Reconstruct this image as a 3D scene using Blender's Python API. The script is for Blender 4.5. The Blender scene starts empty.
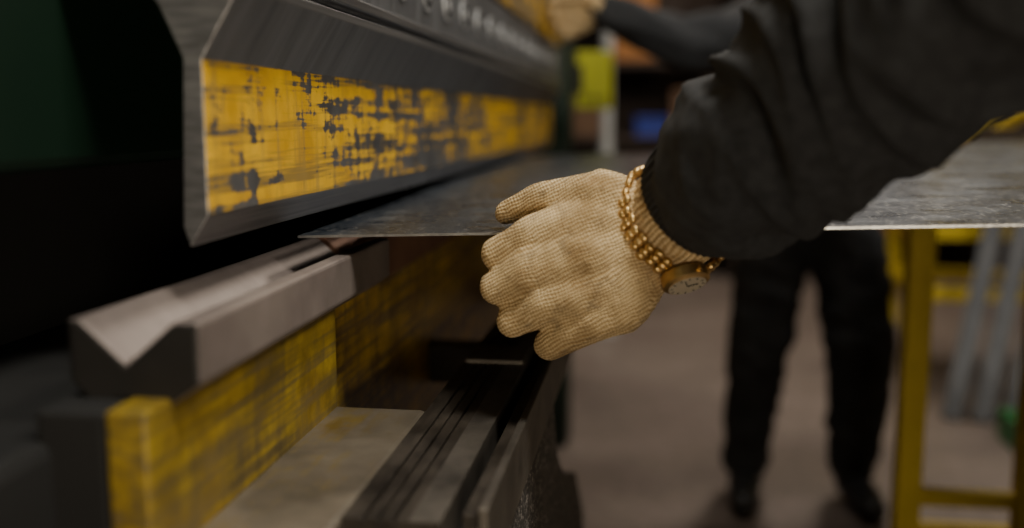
import bpy, bmesh, math, random
from mathutils import Vector, Matrix, noise, Euler
random.seed(4)
S = bpy.context.scene
COL = S.collection

# ---------------------------------------------------------------- materials
def newmat(name):
    m = bpy.data.materials.new(name); m.use_nodes = True
    nt = m.node_tree; b = nt.nodes['Principled BSDF']
    return m, nt, b
def nd(nt, t, **kw):
    n = nt.nodes.new(t)
    for k, v in kw.items(): setattr(n, k, v)
    return n
def coords(nt, scale=(1,1,1)):
    tc = nd(nt, 'ShaderNodeTexCoord'); mp = nd(nt, 'ShaderNodeMapping')
    mp.inputs['Scale'].default_value = scale
    nt.links.new(tc.outputs['Object'], mp.inputs['Vector'])
    return mp.outputs['Vector']
def noi(nt, vec, scale, detail=4, rough=.6):
    n = nd(nt, 'ShaderNodeTexNoise'); n.inputs['Scale'].default_value = scale
    n.inputs['Detail'].default_value = detail; n.inputs['Roughness'].default_value = rough
    nt.links.new(vec, n.inputs['Vector']); return n.outputs['Fac']
def ramp(nt, fac, stops):
    r = nd(nt, 'ShaderNodeValToRGB'); e = r.color_ramp.elements
    while len(e) < len(stops): e.new(.5)
    for i, (p, c) in enumerate(stops):
        e[i].position = p
        e[i].color = (c, c, c, 1) if isinstance(c, (int, float)) else (*c, 1)
    nt.links.new(fac, r.inputs['Fac']); return r.outputs['Color']
def mix(nt, fac, a, b, mode='MIX'):
    m = nd(nt, 'ShaderNodeMix', data_type='RGBA', blend_type=mode)
    for sock, v in ((m.inputs[0], fac), (m.inputs[6], a), (m.inputs[7], b)):
        if hasattr(v, 'links') or isinstance(v, bpy.types.NodeSocket): nt.links.new(v, sock)
        elif isinstance(v, (int, float)): sock.default_value = v
        else: sock.default_value = (*v, 1)
    return m.outputs[2]
def bump(nt, b, h, strength=.3, dist=.002):
    bp = nd(nt, 'ShaderNodeBump'); bp.inputs['Strength'].default_value = strength
    bp.inputs['Distance'].default_value = dist
    nt.links.new(h, bp.inputs['Height']); nt.links.new(bp.outputs['Normal'], b.inputs['Normal'])
def varied(name, c1, c2, rough=.5, metal=0., scale=8, stretch=(1,1,1), bumps=.2, bscale=None, r2=None, dist=.002):
    m, nt, b = newmat(name); v = coords(nt, stretch)
    f = noi(nt, v, scale, 6)
    nt.links.new(ramp(nt, f, [(.3, c1), (.7, c2)]), b.inputs['Base Color'])
    b.inputs['Metallic'].default_value = metal
    nt.links.new(ramp(nt, f, [(.3, rough), (.7, r2 if r2 is not None else rough)]), b.inputs['Roughness'])
    if bumps: bump(nt, b, noi(nt, v, bscale or scale*5, 5), bumps, dist)
    return m

def worn_yellow(name, yellow, under, lo, hi, chip=55, metal=.5, grime=0., fade=.8, wear=None):
    m, nt, b = newmat(name)
    v1 = coords(nt, (1, .55, 1.0)); v2 = coords(nt, (1, .05, 1.6)); v0 = coords(nt); v3 = coords(nt, (1, .9, .12))
    big = noi(nt, v0, 5.5, 4); chips = noi(nt, v1, chip, 8, .65); scr = noi(nt, v2, 70, 4); ver = noi(nt, v3, 60, 3)
    def ma(x, k, y=None):
        a = nd(nt, 'ShaderNodeMath', operation='MULTIPLY_ADD'); nt.links.new(x, a.inputs[0]); a.inputs[1].default_value = k
        if y is None: a.inputs[2].default_value = 0
        else: nt.links.new(y, a.inputs[2])
        return a.outputs[0]
    tot = ma(ver, .22, ma(big, .40, ma(chips, .38, ma(scr, .35))))
    if wear:   # heaviest wear where most bending is done along the tool (world Y)
        sx = nd(nt, 'ShaderNodeSeparateXYZ'); nt.links.new(v0, sx.inputs[0])
        mr = nd(nt, 'ShaderNodeMapRange'); nt.links.new(sx.outputs['Y'], mr.inputs[0])
        mr.inputs[1].default_value = wear[0]; mr.inputs[2].default_value = wear[1]
        rr = nd(nt, 'ShaderNodeSeparateColor'); nt.links.new(ramp(nt, mr.outputs[0], wear[3]), rr.inputs[0])
        tot = ma(rr.outputs[0], wear[2], tot)
    mask = ramp(nt, tot, [(lo, 0.), (hi, 1.)])
    tint = noi(nt, v0, 14, 5)
    ycol = mix(nt, ramp(nt, tint, [(.35, 0.), (.65, 1.)]), yellow, (yellow[0]*.66, yellow[1]*.60, yellow[2]*.6))
    # faded, rubbed horizontal and vertical streaks
    ycol = mix(nt, ramp(nt, scr, [(.47, 0.), (.60, fade)]), ycol, (yellow[0]*.30, yellow[1]*.34, yellow[2]*2+.02))
    ycol = mix(nt, ramp(nt, ver, [(.52, 0.), (.68, fade*.7)]), ycol, (yellow[0]*.38, yellow[1]*.42, yellow[2]*2+.03))
    if grime:
        g = noi(nt, v0, 9, 6, .7)
        ycol = mix(nt, ramp(nt, g, [(.38, grime), (.62, 0.)]), ycol, (.055, .034, .012))
    ucol = mix(nt, ramp(nt, tint, [(.3, 0.), (.7, 1.)]), under, tuple(c*2.2 for c in under))
    col = mix(nt, mask, ycol, ucol)
    nt.links.new(col, b.inputs['Base Color'])
    mm = nd(nt, 'ShaderNodeMath', operation='MULTIPLY'); nt.links.new(mask, mm.inputs[0]); mm.inputs[1].default_value = metal
    nt.links.new(mm.outputs[0], b.inputs['Metallic'])
    b.inputs['Roughness'].default_value = .42
    bump(nt, b, mask, -.35, .0015)
    return m

M_yel = worn_yellow('yellow_paint_worn', (.84, .495, .012), (.08, .08, .082), .715, .745, 62, .5, 0, .9,
                    (.75, 3.4, .09, [(0., 0.), (.14, .15), (.22, .95), (.36, 1.), (.55, .35), (1., .2)]))
M_yel2 = worn_yellow('yellow_paint_bed', (.52, .36, .02), (.10, .075, .030), .62, .80, 24, .1, .65, .5)
M_mus = worn_yellow('mustard_paint_oily', (.95, .62, .05), (.14, .085, .035), .66, .76, 80, .1, .45)
M_steel = varied('brushed_tool_steel', (.16, .16, .17), (.32, .32, .33), .42, .85, 5, (6, .6, 40), .12, 60)
M_slope = varied('ground_steel_slope', (.14, .14, .145), (.25, .25, .255), .45, .7, 5, (1, 8, 1), .12, 40)
M_dsteel = varied('dark_oiled_steel', (.10, .104, .113), (.22, .225, .235), .42, .7, 6, (1, 6, 1), .2, 60, .6)
M_die = varied('die_steel_dull', (.18, .15, .138), (.31, .262, .24), .5, .4, 9, (1, 1, 1), .12, 60)
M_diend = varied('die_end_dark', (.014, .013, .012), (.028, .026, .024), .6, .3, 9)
M_rust = varied('rusty_brown_steel', (.20, .09, .055), (.33, .18, .11), .6, .2, 14, (1, 1, 1), .2)
M_ledge = worn_yellow('worn_ledge_plate', (.22, .165, .045), (.095, .080, .060), .52, .66, 14, .1, .4, .5)
M_rail = varied('dusty_black_rail', (.016, .013, .011), (.085, .070, .055), .42, .35, 26, (1.4, .5, 1), .3, 120, .6)
M_railedge = varied('rail_edge_worn', (.07, .062, .054), (.19, .17, .145), .45, .5, 22, (1, .6, 1), .2)
M_bright = varied('bright_rim_steel', (.40, .41, .42), (.6, .6, .6), .35, .3, 12)
M_green = varied('dark_green_enamel', (.001, .011, .005), (.003, .017, .007), .5, 0, 3, (1, 1, 1), .05)
M_black = varied('black_paint', (.005, .005, .005), (.011, .011, .011), .85, 0, 5)
M_fab = varied('dark_sweat_fabric', (.013, .014, .016), (.032, .034, .038), .95, 0, 90, (1, 1, 1), .5, 900, None, .0008)
M_trs = varied('dark_trousers', (.012, .013, .015), (.03, .032, .036), .95, 0, 12, (1, 1, 1), .3, 300)
M_boot = varied('black_leather', (.008, .008, .008), (.02, .02, .02), .5, 0, 30)
M_skin = varied('skin', (.48, .26, .17), (.58, .33, .23), .5, 0, 20)
M_hair = varied('dark_hair', (.015, .010, .007), (.035, .022, .015), .7, 0, 80)
M_eye = varied('eye_white', (.7, .7, .68), (.75, .75, .73), .2, 0, 5)
M_gold = varied('gold_plated', (.58, .38, .14), (.78, .56, .27), .38, 1, 60)
M_dial = varied('watch_dial_cream', (.46, .40, .30), (.54, .47, .36), .3, 0, 30)
M_postY = varied('yellow_tube_paint', (.74, .54, .02), (.86, .64, .03), .45, 0, 12)
M_plank = varied('galvanised_strip', (.05, .052, .056), (.11, .112, .115), .5, .4, 8, (4, 1, 1))
M_gbox = varied('green_plastic', (.04, .20, .06), (.06, .28, .09), .5, 0, 8)
M_blue = varied('blue_plastic', (.015, .03, .25), (.02, .05, .36), .5, 0, 8)
M_wood = varied('orange_wood', (.38, .15, .04), (.54, .24, .07), .7, 0, 5, (1, 1, 6))
M_card = varied('cardboard', (.13, .07, .04), (.20, .12, .07), .85, 0, 6)
M_dark = varied('dark_brown_paint', (.03, .02, .015), (.06, .04, .03), .7, 0, 4)
M_white = varied('white_paint', (.50, .51, .50), (.60, .61, .60), .5, 0, 4)
M_lime = varied('hi_vis_lime', (.36, .36, .01), (.46, .46, .02), .5, 0, 10)
M_wall = varied('grimy_wall', (.045, .032, .026), (.10, .072, .058), .9, 0, 1.2, (1, 1, 1), .1)
M_ceil = varied('ceiling_dark', (.03, .03, .03), (.05, .05, .05), .9, 0, 1)

def floor_mat():
    m, nt, b = newmat('worn_concrete_floor'); v = coords(nt)
    a = noi(nt, v, 1.3, 8, .65); c = noi(nt, v, 26, 6)
    col = ramp(nt, a, [(.3, (.13, .10, .085)), (.52, (.22, .175, .148)), (.75, (.31, .255, .222))])
    col = mix(nt, ramp(nt, c, [(.35, .55), (.55, 0.)]), col, (.09, .07, .06))
    nt.links.new(col, b.inputs['Base Color'])
    nt.links.new(ramp(nt, a, [(.3, .6), (.7, .4)]), b.inputs['Roughness'])
    bump(nt, b, c, .15, .004); return m
M_floor = floor_mat()

def sheet_mat():
    m, nt, b = newmat('cold_rolled_sheet'); v = coords(nt)
    big = noi(nt, v, 5, 6, .6); sc = noi(nt, coords(nt, (1.2, 22, 1)), 18, 5, .7); sc2 = noi(nt, coords(nt, (30, 2, 1)), 12, 4, .7)
    sp = noi(nt, v, 160, 3, .7); blot = noi(nt, v, 14, 5, .65)
    col = ramp(nt, big, [(.3, (.020, .028, .042)), (.7, (.048, .064, .088))])
    col = mix(nt, ramp(nt, blot, [(.54, 0.), (.62, .5)]), col, (.09, .11, .13))
    col = mix(nt, ramp(nt, sc, [(.60, 0.), (.70, .6)]), col, (.22, .24, .26))
    col = mix(nt, ramp(nt, sc2, [(.60, 0.), (.68, .9)]), col, (.40, .40, .38))
    col = mix(nt, ramp(nt, sp, [(.58, 0.), (.66, .9)]), col, (.38, .38, .37))
    nt.links.new(col, b.inputs['Base Color'])
    b.inputs['Metallic'].default_value = .65
    nt.links.new(ramp(nt, blot, [(.3, .22), (.7, .42)]), b.inputs['Roughness'])
    bump(nt, b, big, .25, .01); return m
M_sheet = sheet_mat()
M_sedge = varied('sheared_bright_edge', (.3, .3, .3), (.5, .5, .48), .35, .9, 60)

def speck_mat():
    m, nt, b = newmat('speckled_side_panel'); v = coords(nt)
    s = noi(nt, v, 230, 3, .7)
    col = mix(nt, ramp(nt, s, [(.56, 0.), (.62, 1.)]), (.04, .037, .034), (.65, .60, .55))
    nt.links.new(col, b.inputs['Base Color']); b.inputs['Roughness'].default_value = .6; return m
M_speck = speck_mat()

def glove_mat(name, nvec, dvec, period=.0036, cc=.35):
    m, nt, b = newmat(name)
    tc = nd(nt, 'ShaderNodeTexCoord')
    warp = nd(nt, 'ShaderNodeTexNoise'); warp.inputs['Scale'].default_value = 30; warp.inputs['Detail'].default_value = 3
    nt.links.new(tc.outputs['Object'], warp.inputs['Vector'])
    def sn(vec, per, amt=.006):
        d = nd(nt, 'ShaderNodeVectorMath', operation='DOT_PRODUCT')
        nt.links.new(tc.outputs['Object'], d.inputs[0]); d.inputs[1].default_value = Vector(vec).normalized()
        w = nd(nt, 'ShaderNodeMath', operation='MULTIPLY_ADD'); nt.links.new(warp.outputs['Fac'], w.inputs[0])
        w.inputs[1].default_value = amt*2; nt.links.new(d.outputs['Value'], w.inputs[2])
        k = nd(nt, 'ShaderNodeMath', operation='MULTIPLY'); nt.links.new(w.outputs[0], k.inputs[0]); k.inputs[1].default_value = 2*math.pi/per
        s = nd(nt, 'ShaderNodeMath', operation='SINE'); nt.links.new(k.outputs[0], s.inputs[0]); return s.outputs[0]
    a = sn(nvec, period); c = sn(dvec, period*.85)
    h = nd(nt, 'ShaderNodeMath', operation='MULTIPLY_ADD'); nt.links.new(c, h.inputs[0]); h.inputs[1].default_value = cc
    nt.links.new(a, h.inputs[2])
    fz = nd(nt, 'ShaderNodeMath', operation='MULTIPLY_ADD'); nt.links.new(noi(nt, tc.outputs['Object'], 380, 4, .75), fz.inputs[0])
    fz.inputs[1].default_value = 3.2; nt.links.new(h.outputs[0], fz.inputs[2])
    hr = nd(nt, 'ShaderNodeMapRange'); nt.links.new(fz.outputs[0], hr.inputs[0]); hr.inputs[1].default_value = -.2; hr.inputs[2].default_value = 3.3
    base = ramp(nt, hr.outputs[0], [(.0, (.25, .145, .050)), (.45, (.57, .41, .20)), (1., (.88, .71, .45))])
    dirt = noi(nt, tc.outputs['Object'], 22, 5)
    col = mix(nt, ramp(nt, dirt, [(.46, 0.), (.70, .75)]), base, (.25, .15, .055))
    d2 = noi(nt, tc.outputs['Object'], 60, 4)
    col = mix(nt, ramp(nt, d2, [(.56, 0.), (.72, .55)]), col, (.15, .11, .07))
    nt.links.new(col, b.inputs['Base Color'])
    b.inputs['Roughness'].default_value = .95
    bump(nt, b, hr.outputs[0], .9, .0014); return m
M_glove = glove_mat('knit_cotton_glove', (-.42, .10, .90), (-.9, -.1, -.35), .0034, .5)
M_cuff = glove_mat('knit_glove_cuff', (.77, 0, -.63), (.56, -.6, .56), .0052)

def rib_mat():
    m, nt, b = newmat('ribbed_dark_cuff')
    tc = nd(nt, 'ShaderNodeTexCoord'); d = nd(nt, 'ShaderNodeVectorMath', operation='DOT_PRODUCT')
    nt.links.new(tc.outputs['Object'], d.inputs[0]); d.inputs[1].default_value = Vector((.77, 0, -.63)).normalized()
    k = nd(nt, 'ShaderNodeMath', operation='MULTIPLY'); nt.links.new(d.outputs['Value'], k.inputs[0]); k.inputs[1].default_value = 2*math.pi/.005
    s = nd(nt, 'ShaderNodeMath', operation='SINE'); nt.links.new(k.outputs[0], s.inputs[0])
    nt.links.new(ramp(nt, s.outputs[0], [(0., (.010, .010, .012)), (1., (.028, .029, .033))]), b.inputs['Base Color'])
    b.inputs['Roughness'].default_value = .95; bump(nt, b, s.outputs[0], .6, .0012); return m
M_rib = rib_mat()

# ---------------------------------------------------------------- geometry helpers
def empty(name):
    e = bpy.data.objects.new(name, None); COL.objects.link(e); e.empty_display_size = .1; return e
def addobj(name, me, mats, parent=None, smooth=False):
    o = bpy.data.objects.new(name, me); COL.objects.link(o)
    for m in (mats if isinstance(mats, (list, tuple)) else [mats]): me.materials.append(m)
    if smooth:
        for p in me.polygons: p.use_smooth = True
    if parent: o.parent = parent
    return o
def bev(o, w, seg=2):
    if w:
        b = o.modifiers.new('bevel', 'BEVEL'); b.width = w; b.segments = seg; b.limit_method = 'ANGLE'
    return o
def meshpy(name, v, f):
    me = bpy.data.meshes.new(name); me.from_pydata([tuple(x) for x in v], [], f); me.update()
    bm = bmesh.new(); bm.from_mesh(me); bmesh.ops.recalc_face_normals(bm, faces=bm.faces); bm.to_mesh(me); bm.free()
    return me
def box(name, x0, x1, y0, y1, z0, z1, mat, parent=None, bw=.002):
    v = [(x, y, z) for x in (x0, x1) for y in (y0, y1) for z in (z0, z1)]
    f = [(0,1,3,2),(4,6,7,5),(0,4,5,1),(2,3,7,6),(0,2,6,4),(1,5,7,3)]
    return bev(addobj(name, meshpy(name, v, f), mat, parent), bw)
def prism(name, prof, y0, y1, mats, parent=None, edgemat=None, bw=.001, axis='Y', endmat=0):
    n = len(prof)
    if axis == 'Y': P = lambda a, b, t: (a, t, b)
    else: P = lambda a, b, t: (t, a, b)
    v = [P(a, b, y0) for a, b in prof] + [P(a, b, y1) for a, b in prof]
    f = [tuple(range(n)), tuple(range(2*n-1, n-1, -1))] + [(i, (i+1) % n, n+(i+1) % n, n+i) for i in range(n)]
    me = bpy.data.meshes.new(name); me.from_pydata(v, [], f); me.update()
    o = addobj(name, me, mats, parent)
    me.polygons[0].material_index = endmat
    if edgemat:
        for i, k in edgemat.items(): me.polygons[2+i].material_index = k
    bm = bmesh.new(); bm.from_mesh(me); bmesh.ops.recalc_face_normals(bm, faces=bm.faces); bm.to_mesh(me); bm.free()
    return bev(o, bw)
def bmcyl(bm, p, q, r, seg=20, r2=None, mi=0):
    p, q = Vector(p), Vector(q); d = q-p
    mt = Matrix.Translation((p+q)/2) @ d.to_track_quat('Z', 'Y').to_matrix().to_4x4()
    g = bmesh.ops.create_cone(bm, cap_ends=True, segments=seg, radius1=r, radius2=r if r2 is None else r2, depth=d.length, matrix=mt)
    for v in g['verts']:
        for fc in v.link_faces: fc.material_index = mi
def bmbox(bm, c, s, rot=None, mi=0):
    mt = Matrix.Translation(c) @ (rot.to_4x4() if rot else Matrix()) @ Matrix.Diagonal((*s, 1))
    g = bmesh.ops.create_cube(bm, size=1, matrix=mt)
    for v in g['verts']:
        for fc in v.link_faces: fc.material_index = mi
def bmobj(name, bm, mats, parent=None, smooth=False, bw=0):
    me = bpy.data.meshes.new(name); bm.to_mesh(me); bm.free()
    o = addobj(name, me, mats, parent, smooth); return bev(o, bw)

_b = bmesh.new(); bmesh.ops.create_icosphere(_b, subdivisions=2, radius=1)
ICV = [v.co.copy() for v in _b.verts]; ICF = [tuple(v.index for v in f.verts) for f in _b.faces]; _b.free()
def blob(name, chains, voxel, mat, parent=None, ells=(), smooth=6, disp=None, step=.28):
    V, F = [], []
    def add(c, r, R=None):
        o = len(V)
        for v in ICV:
            w = Vector((v.x*r[0], v.y*r[1], v.z*r[2]))
            if R: w = R @ w
            V.append(c+w)
        F.extend([(a+o, b+o, d+o) for a, b, d in ICF])
    for ch in chains:
        for (a, b) in zip(ch[:-1], ch[1:]):
            pa, pb = Vector(a[:3]), Vector(b[:3]); L = (pb-pa).length
            n = max(1, int(L/(step*min(a[3], b[3]))))
            for i in range(n+1):
                t = i/n; r = a[3]*(1-t)+b[3]*t; add(pa.lerp(pb, t), (r, r, r))
    for e in ells:
        add(Vector(e[0]), e[1], Euler(e[2]).to_matrix() if len(e) > 2 else None)
    me = bpy.data.meshes.new(name+'_raw'); me.from_pydata([tuple(v) for v in V], [], F)
    o = bpy.data.objects.new(name+'_raw', me); COL.objects.link(o)
    rm = o.modifiers.new('r', 'REMESH'); rm.mode = 'VOXEL'; rm.voxel_size = voxel
    sm = o.modifiers.new('s', 'SMOOTH'); sm.factor = .5; sm.iterations = smooth
    dg = bpy.context.evaluated_depsgraph_get(); dg.update()
    m2 = bpy.data.meshes.new_from_object(o.evaluated_get(dg))
    bpy.data.objects.remove(o); bpy.data.meshes.remove(me)
    m2.name = name
    if disp:
        ns = [v.normal.copy() for v in m2.vertices]
        for v, nrm in zip(m2.vertices, ns): v.co += nrm*disp(v.co, nrm)
    m2.materials.clear()
    return addobj(name, m2, mat, parent, True)

# ---------------------------------------------------------------- room shell
box('floor', -6, 6, -4, 9, -.1, 0, M_floor, bw=0)
box('ceiling', -6, 6, -4, 9, 5, 5.1, M_ceil, bw=0)
box('wall_back', -6, 6, 8.6, 8.8, 0, 5, M_wall, bw=0)
box('wall_left', -6.2, -6, -4, 9, 0, 5, M_wall, bw=0)
box('wall_right', 6, 6.2, -4, 9, 0, 5, M_wall, bw=0)
box('wall_front', -6, 6, -4.2, -4, 0, 5, M_wall, bw=0)

# ---------------------------------------------------------------- press brake
PB = empty('press_brake')
# upper tool (punch): tip, bevel, yellow face, flare
prof = [(-.3665, 1.099), (-.350, 1.125), (-.350, 1.247), (-.318, 1.300), (-.318, 1.309), (-.405, 1.309), (-.385, 1.290), (-.366, 1.248), (-.372, 1.115)]
prism('punch', prof, .75, 3.40, [M_steel, M_yel, M_slope], PB, {1: 1, 2: 2}, .0012)
# clamp beam with bolt holes
bm = bmesh.new()
bmbox(bm, (-.40, 2.08, 1.375), (.150, 2.66, .125))
bmbox(bm, (-.322, 2.08, 1.322), (.012, 2.66, .012), mi=1)
bmobj('clamp_beam', bm, [M_dsteel, M_steel], PB, bw=.002)
bm = bmesh.new()
y = .86
while y < 3.35:
    bmcyl(bm, (-.330, y, 1.375), (-.3215, y, 1.375), .0235, 28, mi=0)
    bmcyl(bm, (-.326, y, 1.375), (-.3205, y, 1.375), .0195, 28, mi=1)
    bmcyl(bm, (-.326, y, 1.375), (-.3185, y, 1.375), .0085, 6, mi=0)
    y += .14
bmobj('clamp_bolts', bm, [M_bright, M_black], PB)
box('ram_plate', -.46, -.320, .75, 3.40, 1.442, 2.05, M_yel, PB, .003)
box('ram_body', -.95, -.47, -.35, 3.55, 1.16, 2.35, M_green, PB, .01)
box('ram_link', -.475, -.40, .80, 3.40, 1.34, 2.0, M_dsteel, PB, .002)
# bed
box('backgauge_wall', -.95, -.62, -.35, 3.55, .9, 1.2, M_black, PB, .005)
box('bed_body', -.95, -.40, -.35, 3.55, .0, .985, M_black, PB, .01)
box('bed_plate_near', -.360, -.330, .60, 1.0, .35, 1.008, M_yel2, PB, .003)
box('bed_plate_core', -.41, -.361, .60, 1.0, .35, 1.006, M_black, PB, .003)
box('bed_plate_far', -.41, -.345, 1.0, 3.45, .25, 1.008, M_mus, PB, .003)
vp = [(-.405, 1.018), (-.405, 1.062), (-.396, 1.062), (-.362, 1.031), (-.326, 1.062), (-.308, 1.062), (-.308, 1.018), (-.335, 1.000), (-.388, 1.000)]
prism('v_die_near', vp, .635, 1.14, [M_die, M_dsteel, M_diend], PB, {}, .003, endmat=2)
vp2 = [(-.405, 1.000), (-.405, 1.060), (-.392, 1.060), (-.368, 1.040), (-.350, 1.060), (-.338, 1.060), (-.338, 1.000)]
prism('v_die_far', vp2, 1.15, 3.40, M_rust, PB, None, .0015)
# front ledge plate
box('front_ledge', -.335, -.232, .42, 1.0, .872, .898, M_ledge, PB, .006)
# slotted rail
def rail(name, y0, y1):
    pts = [(-.228, .85), (-.228, .905)]
    for gx in (-.212, -.200, -.188):
        pts += [(gx, .905), (gx, .9015), (gx+.0022, .9015), (gx+.0022, .905)]
    pts += [(-.176, .905), (-.152, .905), (-.152, .85)]
    k = len(pts)
    prism(name, pts, y0, y1, [M_rail, M_railedge], PB, {k-3: 1, k-2: 1}, .0008)
rail('slotted_rail_near', .69, 1.195); rail('slotted_rail_far', 1.20, 3.2)
box('rail_joint_block', -.226, -.154, 1.18, 1.26, .903, .909, M_railedge, PB, .002)
box('rail_inner_gap', -.150, -.142, .70, 3.2, .84, .875, M_black, PB, .001)
box('rail_outer_channel', -.141, -.130, .72, 3.2, .84, .900, M_rail, PB, .001)
box('rail_outer_lip', -.129, -.121, .72, 3.2, .84, .905, M_railedge, PB, .0015)
prism('rail_gusset', [(.72, .0), (.72, .845), (1.25, .845), (1.31, .75), (1.42, .68), (1.65, .60), (1.85, .45), (1.95, 0)], -.150, -.124, M_speck, PB, None, .002, axis='X')
for i, yy in enumerate((.80, 1.5, 2.2, 2.9)):
    box('rail_bracket_%d' % (i+1), -.42, -.15, yy, yy+.05, .79, .85, M_dsteel, PB, .003)
bm = bmesh.new()
for x, z in ((-.19, .875), (-.135, .868)):
    bmcyl(bm, (x, .665, z), (x, .70, z), .012, 6)
    bmcyl(bm, (x, .655, z), (x, .70, z), .006, 16)
bmobj('rail_end_bolts', bm, M_railedge, PB)
# end columns of the machine
box('side_column_far', -.95, -.30, 3.56, 3.72, 0, 2.4, M_green, PB, .01)
box('side_column_near', -1.0, -.62, -.55, -.36, 0, 2.4, M_green, PB, .01)
# control box on the far column
CB = empty('control_box')
box('housing', -.295, -.165, 3.74, 3.84, 1.24, 1.45, M_lime, CB, .008)
box('mount_arm', -.35, -.27, 3.725, 3.80, 1.30, 1.40, M_black, CB, .003)
bm = bmesh.new()
for k in range(3): bmcyl(bm, (-.255+.03*k, 3.730, 1.28), (-.255+.03*k, 3.742, 1.28), .009, 16)
bmobj('buttons', bm, M_black, CB)

# ---------------------------------------------------------------- sheet metal
def zs(x, y): return 1.2-.104+.038*x+.010*(y-1)
def ye(x): return .983-.05*(x+.37)
X0, X1, YF, TH = -.363, 1.35, 2.75, .0026
nx, ny = 40, 30; V = []; F = []; me = None
for layer in (0, 1):
    for i in range(nx+1):
        x = X0+(X1-X0)*i/nx
        for j in range(ny+1):
            y = ye(x)+(YF-ye(x))*j/ny
            V.append((x, y, zs(x, y)-TH*layer+.0015*math.sin(y*5+x*3)*min(1, j/6)))
N = (nx+1)*(ny+1); idx = lambda l, i, j: l*N+i*(ny+1)+j
for i in range(nx):
    for j in range(ny):
        F.append((idx(0,i,j), idx(0,i+1,j), idx(0,i+1,j+1), idx(0,i,j+1)))
        F.append((idx(1,i,j), idx(1,i,j+1), idx(1,i+1,j+1), idx(1,i+1,j)))
ns = len(F)
for i in range(nx):
    F.append((idx(0,i,0), idx(1,i,0), idx(1,i+1,0), idx(0,i+1,0))); F.append((idx(0,i,ny), idx(0,i+1,ny), idx(1,i+1,ny), idx(1,i,ny)))
for j in range(ny):
    F.append((idx(0,0,j), idx(0,0,j+1), idx(1,0,j+1), idx(1,0,j))); F.append((idx(0,nx,j), idx(1,nx,j), idx(1,nx,j+1), idx(0,nx,j+1)))
me = bpy.data.meshes.new('sheet_metal'); me.from_pydata(V, [], F); me.update()
o = addobj('sheet_metal', me, [M_sheet, M_sedge])
for k, p in enumerate(me.polygons):
    if k >= ns: p.material_index = 1

# ---------------------------------------------------------------- gloved hand (left, gripping the sheet edge)
W = Vector((.010, .965, 1.098))
AX = Vector((.18, -.195, .182)).normalized()
hand_chains = [
    # thumb
    [(-.010, .960, 1.108, .034), (-.052, .960, 1.122, .033), (-.085, .973, 1.121, .025), (-.118, .990, 1.116, .0175), (-.147, 1.002, 1.107, .0140)],
    # metacarpals + fingers
    [(-.010, .960, 1.092, .034), (-.060, .945, 1.098, .033), (-.110, .944, 1.088, .0245), (-.147, .950, 1.071, .0178), (-.151, .985, 1.066, .0160), (-.135, 1.022, 1.071, .0140)],
    [(-.010, .960, 1.084, .035), (-.060, .936, 1.072, .035), (-.112, .930, 1.060, .0245), (-.148, .938, 1.040, .0178), (-.151, .975, 1.032, .0160), (-.135, 1.018, 1.052, .0140)],
    [(-.010, .962, 1.078, .035), (-.052, .936, 1.045, .035), (-.100, .930, 1.030, .0240), (-.132, .939, 1.009, .0174), (-.136, .972, 1.003, .0158), (-.120, 1.012, 1.018, .0138)],
    [(-.006, .964, 1.070, .036), (-.034, .942, 1.034, .037), (-.070, .936, 1.008, .0250), (-.098, .946, .984, .0165), (-.103, .974, .978, .0148), (-.090, 1.006, .988, .0130)],
]
ells = [((-.045, .948, 1.075), (.055, .032, .060), (0, .35, 0)), ((-.022, .958, 1.055), (.036, .032, .042)),
        ((-.088, .943, 1.055), (.034, .024, .048), (0, -.45, 0))]
def hdisp(co, n):
    f = noise.noise(co*26)*.0030
    q = Vector((co.x*30+co.z*22, co.y*18, co.z*8-co.x*12))
    f += noise.noise(q)*.0032
    return f
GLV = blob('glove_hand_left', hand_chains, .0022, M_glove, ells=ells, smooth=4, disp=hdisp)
# glove cuff (ribbed tube round the wrist)
def tube(name, path, mat, parent=None, seg=96, flat=1.0, rib=0, ribn=0, closed_ends=True, twist=0):
    V, F = [], []; P = [Vector(p[:3]) for p in path]
    for k, p in enumerate(path):
        d = (P[min(k+1, len(P)-1)]-P[max(k-1, 0)]).normalized()
        e1 = (Vector((0, -1, 0))-d*d.dot(Vector((0, -1, 0)))).normalized(); e2 = d.cross(e1)
        for s in range(seg):
            a = 2*math.pi*s/seg; r = p[3]*(1+rib*math.cos(a*ribn))
            V.append(P[k]+e1*(math.cos(a)*r*flat)+e2*(math.sin(a)*r))
    for k in range(len(P)-1):
        for s in range(seg):
            F.append((k*seg+s, k*seg+(s+1) % seg, (k+1)*seg+(s+1) % seg, (k+1)*seg+s))
    if closed_ends: F.append(tuple(range(seg))[::-1]); F.append(tuple((len(P)-1)*seg+s for s in range(seg)))
    return addobj(name, meshpy(name, V, F), mat, parent, True)
def along(t, r, off=(0, 0, 0)): return (*(W+AX*t+Vector(off)), r)
CUF = tube('glove_cuff_left', [along(-.040, .036), along(-.028, .043), along(-.014, .0475), along(.002, .0495), along(.022, .0495), along(.044, .0500), along(.056, .050)], M_cuff, seg=240, flat=.92, rib=.022, ribn=38)

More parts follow.
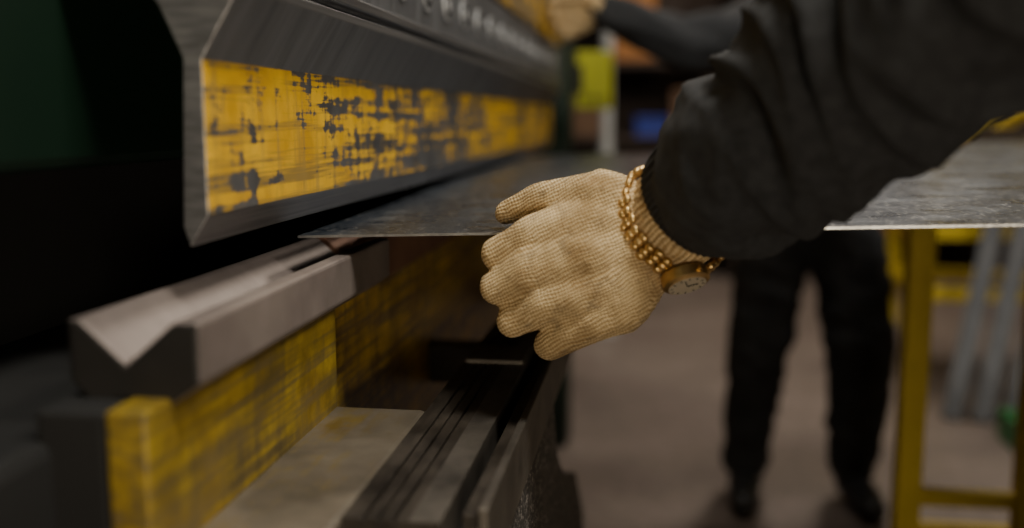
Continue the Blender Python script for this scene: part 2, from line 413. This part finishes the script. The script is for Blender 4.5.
# ---------------------------------------------------------------- wristwatch
WW = empty('wristwatch')
e1 = (Vector((0, -1, 0))-AX*AX.dot(Vector((0, -1, 0)))).normalized(); e2 = AX.cross(e1)
Cw = W+AX*.012; RW = .0570
bm = bmesh.new(); nl = 34; dial_a = math.radians(50)
for k in range(nl):
    a = 2*math.pi*k/nl
    dd = (a-dial_a+math.pi) % (2*math.pi)-math.pi
    if abs(dd) < .36: continue
    rad = e1*math.cos(a)*.96+e2*math.sin(a); tan = AX.cross(rad.normalized()).normalized(); rn = rad.normalized()
    R = Matrix((tan, AX, rn)).transposed()
    for j, (w_, h_) in enumerate(((.0095, .0070), (.0105, .0085), (.0095, .0070))):
        off = AX*((j-1)*.0076+(.0014 if k % 2 else -.0014))
        c = Cw+rad*RW+off
        mt = Matrix.Translation(c) @ R.to_4x4() @ Matrix.Diagonal((.0054, w_*.44, h_*.55, 1))
        bmesh.ops.create_icosphere(bm, subdivisions=2, radius=1.0, matrix=mt)
bmobj('bracelet', bm, M_gold, WW, True)
rad = e1*math.cos(dial_a)*.96+e2*math.sin(dial_a); rn = rad.normalized(); tan = AX.cross(rn)
C = Cw+rad*(RW+.001)-AX*.006
bm = bmesh.new()
bmcyl(bm, C-rn*.004, C+rn*.006, .0225, 40, mi=0)
bmcyl(bm, C+rn*.006, C+rn*.0085, .0225, 40, r2=.0190, mi=0)
bmcyl(bm, C+rn*.0084, C+rn*.0089, .0180, 40, mi=1)
for h in range(12):
    a = h*math.pi/6; p = C+rn*.009+(tan*math.cos(a)+AX*math.sin(a))*.0150
    bmbox(bm, p, (.0012, .0026, .0006), Matrix((tan*-math.sin(a)+AX*math.cos(a), tan*math.cos(a)+AX*math.sin(a), rn)).transposed(), 2)
for a, L, w_ in ((.7, .010, .0014), (2.4, .013, .0010)):
    dv = tan*math.cos(a)+AX*math.sin(a); sv = rn.cross(dv)
    bmbox(bm, C+rn*.0093+dv*L/2, (w_, L, .0005), Matrix((sv, dv, rn)).transposed(), 2)
bmcyl(bm, C+AX*.0220+rn*.002, C+AX*.0265+rn*.002, .003, 14, mi=0)
bmobj('case_and_dial', bm, [M_gold, M_dial, M_black], WW)

# ---------------------------------------------------------------- foreground worker
WK = empty('worker')
GLV.parent = WK; CUF.parent = WK
def sleeve_disp(co, n):
    s = (co-W).dot(AX)
    amp = max(0, min(1, (s-.070)/.05))*.015
    q = Vector((s*17+noise.noise(co*7)*2.0, (co.x-co.z)*4.5, co.y*4.5))
    f = 1-abs(noise.noise(q))*2.6
    q2 = Vector((s*34, co.x*11, co.z*11))
    return amp*(f-.35)+amp*.35*noise.noise(q2)
jack = [
    [along(.074, .053), along(.088, .067, (0, 0, -.006)), along(.112, .078, (0, 0, -.008)), (.090, .885, 1.174, .080), (.140, .830, 1.225, .090), (.192, .770, 1.285, .104), (.27, .70, 1.36, .108), (.36, .63, 1.43, .108), (.44, .575, 1.46, .108)],
    [(.44, .575, 1.46, .10), (.55, .53, 1.48, .11), (.66, .51, 1.48, .11), (.80, .50, 1.46, .10)],
    [(.56, .52, 1.40, .15), (.56, .50, 1.20, .15), (.57, .49, 1.00, .155), (.57, .49, .93, .15)],
    [(.68, .51, 1.40, .15), (.68, .49, 1.20, .15), (.67, .48, 1.00, .155), (.67, .48, .93, .15)],
    [(.62, .51, 1.50, .09), (.62, .525, 1.57, .070)],
    [(.80, .50, 1.46, .10), (.88, .62, 1.33, .085), (.90, .74, 1.22, .075), (.86, .84, 1.165, .062), (.835, .885, 1.143, .05)],
]
blob('jacket', jack, .0055, M_fab, WK, smooth=4, disp=sleeve_disp, step=.2)
tube('sleeve_cuff_left', [along(.040, .0520), along(.042, .0560), along(.054, .0590), along(.072, .062), along(.098, .065)], M_rib, WK, seg=288, flat=.95, rib=.014, ribn=48)
tr = [[(.60, .49, .95, .15), (.56, .49, .84, .115), (.54, .50, .50, .085), (.53, .47, .12, .065)],
      [(.64, .49, .95, .15), (.69, .49, .84, .115), (.71, .47, .50, .085), (.72, .44, .12, .065)]]
blob('trousers', tr, .012, M_trs, WK, smooth=5)
bt = [[(.53, .45, .10, .055), (.525, .46, .055, .052), (.515, .57, .045, .045), (.51, .65, .040, .038)],
      [(.72, .42, .10, .055), (.725, .43, .055, .052), (.735, .54, .045, .045), (.74, .62, .040, .038)]]
blob('boots', bt, .008, M_boot, WK, smooth=4)
def head(prefix, c, yaw, par):
    """c = head centre, yaw = direction the face looks (0 = +Y)"""
    R = Matrix.Rotation(yaw, 3, 'Z'); c = Vector(c)
    T = lambda x, y, z: tuple(c+R @ Vector((x, y, z)))
    ch = [[(*T(0, -.01, -.20), .058), (*T(0, -.005, -.10), .056)]]
    el = [(T(0, -.01, .03), (.076, .094, .095), (0, 0, yaw)), (T(0, .03, -.04), (.058, .062, .070), (0, 0, yaw)),
          (T(0, .098, -.005), (.012, .018, .022), (0, 0, yaw)), (T(0, .085, -.058), (.024, .012, .007), (0, 0, yaw)),
          (T(0, .070, -.092), (.026, .022, .018), (0, 0, yaw)), (T(0, .083, .030), (.052, .014, .010), (0, 0, yaw)),
          (T(.078, -.01, -.005), (.010, .020, .032), (0, 0, yaw)), (T(-.078, -.01, -.005), (.010, .020, .032), (0, 0, yaw))]
    blob(prefix+'head', ch, .004, M_skin, par, ells=el, smooth=3)
    blob(prefix+'hair', [], .006, M_hair, par, ells=[(T(0, -.022, .048), (.083, .094, .092), (0, 0, yaw)), (T(0, -.05, -.01), (.074, .062, .06), (0, 0, yaw))], smooth=3)
    bm = bmesh.new()
    for sx in (-.03, .03):
        bmesh.ops.create_uvsphere(bm, u_segments=16, v_segments=12, radius=.012, matrix=Matrix.Translation(T(sx, .079, .008)))
    bmobj(prefix+'eyes', bm, M_eye, par, True)
head('', (.60, .54, 1.74), math.radians(35), WK)
def copyhand(name, wrist, M3, par, sc=1.0):
    for src, nm in ((GLV, name), (CUF, name+'_cuff')):
        o = bpy.data.objects.new(nm, src.data); COL.objects.link(o)
        o.matrix_world = Matrix.Translation(wrist) @ M3.to_4x4() @ Matrix.Scale(sc, 4) @ Matrix.Translation(-W); o.parent = par
MX = Matrix.Diagonal((-1, 1, 1)); MY = Matrix.Diagonal((1, -1, 1))
copyhand('glove_hand_right', Vector((.815, .93, 1.140)), MX, WK)

# ---------------------------------------------------------------- background worker
WB = empty('worker.001')
def bdisp(co, n):
    return .010*noise.noise(Vector((co.x*9, co.y*9, co.z*14)))+.009*noise.noise(Vector((co.x*10+co.z*20, co.y*14, co.z*18)))
jb = [[(.47, 3.16, 1.50, .10), (.47, 3.16, 1.56, .07)],
      [(.32, 3.15, 1.475, .085), (.47, 3.17, 1.49, .10), (.62, 3.17, 1.47, .085)],
      [(.41, 3.16, 1.40, .125), (.41, 3.17, 1.20, .125), (.42, 3.17, 1.00, .125), (.43, 3.17, .93, .12)],
      [(.54, 3.16, 1.40, .125), (.54, 3.17, 1.20, .125), (.53, 3.17, 1.00, .125), (.52, 3.17, .93, .12)],
      [(.32, 3.15, 1.485, .092), (.20, 3.05, 1.440, .088), (.07, 2.96, 1.415, .078), (-.05, 2.90, 1.460, .062), (-.165, 2.86, 1.515, .046)],
      [(.62, 3.17, 1.47, .085), (.68, 3.14, 1.33, .072), (.70, 3.08, 1.22, .062), (.67, 2.95, 1.17, .052), (.655, 2.86, 1.155, .045)]]
blob('jacket', jb, .010, M_fab, WB, smooth=4, disp=bdisp)
tb = [[(.44, 3.17, .93, .13), (.37, 3.16, .80, .118), (.335, 3.14, .50, .100), (.315, 3.17, .28, .088), (.31, 3.18, .12, .078)],
      [(.51, 3.17, .93, .13), (.595, 3.17, .80, .122), (.640, 3.14, .50, .108), (.645, 3.17, .28, .094), (.640, 3.18, .12, .080)]]
blob('trousers', tb, .010, M_trs, WB, smooth=4, disp=bdisp)
bb = [[(.31, 3.18, .10, .062), (.308, 3.17, .058, .056), (.295, 3.07, .050, .050), (.288, 2.98, .043, .042)],
      [(.64, 3.18, .10, .062), (.642, 3.17, .058, .056), (.66, 3.07, .050, .050), (.667, 2.98, .043, .042)]]
blob('boots', bb, .008, M_boot, WB, smooth=4)
head('', (.46, 3.13, 1.73), math.radians(160), WB)
copyhand('glove_hand_right', Vector((-.170, 2.86, 1.520)), MY, WB, .78)
copyhand('glove_hand_left', Vector((.655, 2.775, 1.138)), Matrix.Rotation(math.pi, 3, 'Z'), WB, .85)

# ---------------------------------------------------------------- yellow support stand under the sheet
ST = empty('sheet_support_stand')
bm = bmesh.new()
def tb_(bm, a, b, w=.05):
    a, b = Vector(a), Vector(b); d = b-a
    q = d.to_track_quat('Z', 'Y').to_matrix()
    bmbox(bm, (a+b)/2, (w, w, d.length), q)
posts = [(.560, 2.2, .052), (.810, 2.2, .052), (1.20, 2.2, .048), (.662, 2.6, .040), (1.20, 2.6, .048)]
for x, y, w_ in posts:
    tb_(bm, (x, y, .01), (x, y, zs(x, y)-.052), w_)
for y in (2.2, 2.6):
    tb_(bm, (.54, y, zs(.54, y)-.032), (1.24, y, zs(1.24, y)-.032), .044)
tb_(bm, (.560, 2.2, .385), (1.20, 2.2, .385), .034)
tb_(bm, (.662, 2.6, .15), (1.20, 2.6, .15), .030)
tb_(bm, (1.2, 2.2, .385), (1.2, 2.6, .385), .030)
bmobj('frame', bm, M_postY, ST, bw=.004)
bm = bmesh.new()
for x, y, w_ in posts: bmcyl(bm, (x, y, 0), (x, y, .012), .045, 20)
bmobj('feet', bm, M_black, ST)
bm = bmesh.new()
bmcyl(bm, (.760, 2.13, zs(.76, 2.13)-.012), (.86, 2.13, .80), .014, 16)
bmobj('brace_strut', bm, M_black, ST)

# background yellow rack frame
YR = empty('yellow_rack')
bm = bmesh.new()
for x in (1.22, 2.6):
    for y in (4.7, 5.3): tb_(bm, (x, y, 0), (x, y, 1.75), .06)
for z in (.42, .70, 1.02, 1.30, 1.70):
    for y in (4.7, 5.3): tb_(bm, (1.22, y, z), (2.6, y, z), .055)
    for x in (1.22, 2.6): tb_(bm, (x, 4.7, z), (x, 5.3, z), .05)
tb_(bm, (1.22, 4.69, 1.05), (1.95, 4.69, 1.68), .05); tb_(bm, (1.95, 4.69, 1.68), (2.6, 4.69, 1.05), .05)
tb_(bm, (1.45, 4.95, 1.05), (2.2, 4.95, 1.68), .05)
bmobj('frame', bm, M_postY, YR, bw=.004)
bm = bmesh.new()
for z in (.74, 1.06):
    bmbox(bm, (1.9, 5.0, z+.06), (1.2, .4, .10))
bmobj('stored_stock', bm, M_dark, YR, bw=.01)

# leaning steel strips
LS = empty('leaning_steel_strips')
for k in range(4):
    bm = bmesh.new()
    a = Vector((1.20+.11*k, 4.10-.02*k, .01)); b = Vector((1.50+.13*k, 4.60, .95+.06*k)); d = b-a
    side = Vector((1, -.25, 0)).normalized(); side = (side-d.normalized()*side.dot(d.normalized())).normalized(); n = d.normalized().cross(side)
    bmbox(bm, (a+b)/2, (.075, d.length, .006), Matrix((side, d.normalized(), n)).transposed())
    for sx in (-.036, .036):
        bmbox(bm, (a+b)/2+side*sx+n*.012, (.004, d.length, .024), Matrix((side, d.normalized(), n)).transposed())
    bmobj('strip_%d' % (k+1), bm, M_plank, LS, bw=.001)
# green crate on floor
bm = bmesh.new()
for c, s in (((1.50, 3.80, .01), (.36, .26, .02)), ((1.325, 3.80, .055), (.012, .26, .11)), ((1.675, 3.80, .055), (.012, .26, .11)), ((1.50, 3.675, .055), (.36, .012, .11)), ((1.50, 3.925, .055), (.36, .012, .11)), ((1.50, 3.668, .105), (.38, .014, .014))):
    bmbox(bm, c, s)
bmobj('green_crate', bm, M_gbox, None, bw=.003)

# storage rack at the back wall
RK = empty('storage_rack')
bm = bmesh.new()
for x in (-1.4, .62, 1.5, 2.5):
    for y in (7.7, 8.3): tb_(bm, (x, y, 0), (x, y, 3.0), .07)
for z in (.35, 1.05, 1.62, 2.3):
    bmbox(bm, (.55, 8.0, z), (3.9, .6, .05)); 
bmobj('uprights_and_shelves', bm, M_dark, RK, bw=.004)
items = [(-.15, .24, 1.09, .14, M_blue), (.12, .20, 1.09, .34, M_card), (.34, .24, 1.09, .42, M_dark), (-.32, .30, 1.66, .50, M_wood), (.02, .16, 1.66, .40, M_dark), (.22, .3, 1.66, .3, M_card),
         (.95, .3, 1.66, .4, M_wood), (1.4, .4, 1.09, .35, M_card), (1.95, .4, 1.09, .3, M_lime), (-.9, .5, 1.09, .4, M_card), (.1, .5, .38, .4, M_card), (.8, .5, .38, .5, M_dark), (1.7, .5, .38, .4, M_wood)]
for k, (x, w, z, h, m) in enumerate(items):
    bm = bmesh.new(); bmbox(bm, (x+w/2, 7.9, z+h/2-.015), (w, .34, h)); bmbox(bm, (x+w/2, 7.9, z+h-.02), (w+.012, .352, .03))
    bmobj('stored_box_%d' % (k+1), bm, m, RK, bw=.006)
# white conduit post
bm = bmesh.new(); bmcyl(bm, (-.27, 5.6, 0), (-.27, 5.6, 3.2), .030, 20); bmcyl(bm, (-.27, 5.6, 0), (-.27, 5.6, .03), .08, 20)
bmcyl(bm, (-.27, 5.6, 1.0), (-.27, 5.6, 1.06), .037, 20)
bmobj('white_post', bm, M_white)

# ---------------------------------------------------------------- lamps
def lamp(name, loc, target, size, power, col=(1, 1, 1), sy=None):
    E = empty(name); L = bpy.data.lights.new(name+'_light', 'AREA'); L.energy = power; L.color = col
    L.shape = 'RECTANGLE'; L.size = size; L.size_y = sy or size
    o = bpy.data.objects.new('tube_light', L); COL.objects.link(o); o.location = loc
    d = Vector(target)-Vector(loc); q = d.to_track_quat('-Z', 'Y'); o.rotation_euler = q.to_euler(); o.parent = E
    bm = bmesh.new(); R = q.to_matrix(); c = Vector(loc)-d.normalized()*.05
    bmbox(bm, c, (size*1.05, (sy or size)*1.05, .05), R)
    bmobj('housing', bm, M_white, E, bw=.01)
lamp('ceiling_lamp', (.40, .25, 2.9), (-.25, 1.5, 1.1), .5, 36, (1, .94, .82), .28)
lamp('ceiling_lamp.001', (.2, 2.4, 4.2), (.2, 2.4, 0), 1.6, 28, (1, .95, .88), .5)
lamp('ceiling_lamp.002', (1.2, 5.6, 4.4), (.8, 5.6, 0), 2.0, 110, (1, .88, .74), .6)
lamp('added_post_lamp', (2.4, .5, 3.6), (.9, 2.8, .5), 1.2, 60, (1, .92, .80), .4)  # added on the right, aimed to brighten the yellow stand posts
lamp('added_fill_lamp', (.30, -1.0, 1.02), (-.345, 1.45, .92), .35, 14, (1, .84, .62), .25)  # added unseen fill for the mustard bed plate; its housing is invented too
w = bpy.data.worlds.new('world'); S.world = w; w.use_nodes = True
w.node_tree.nodes['Background'].inputs[0].default_value = (.5, .55, .6, 1); w.node_tree.nodes['Background'].inputs[1].default_value = .04

# ---------------------------------------------------------------- camera
cam = bpy.data.cameras.new('camera'); co = bpy.data.objects.new('camera', cam); COL.objects.link(co)
co.location = (0, 0, 1.2); co.rotation_euler = (math.radians(81.8), 0, math.radians(8.1))
cam.lens = 35.15; cam.sensor_width = 36; cam.clip_start = .02
cam.dof.use_dof = True; cam.dof.focus_distance = 1.02; cam.dof.aperture_fstop = 1.5
S.camera = co
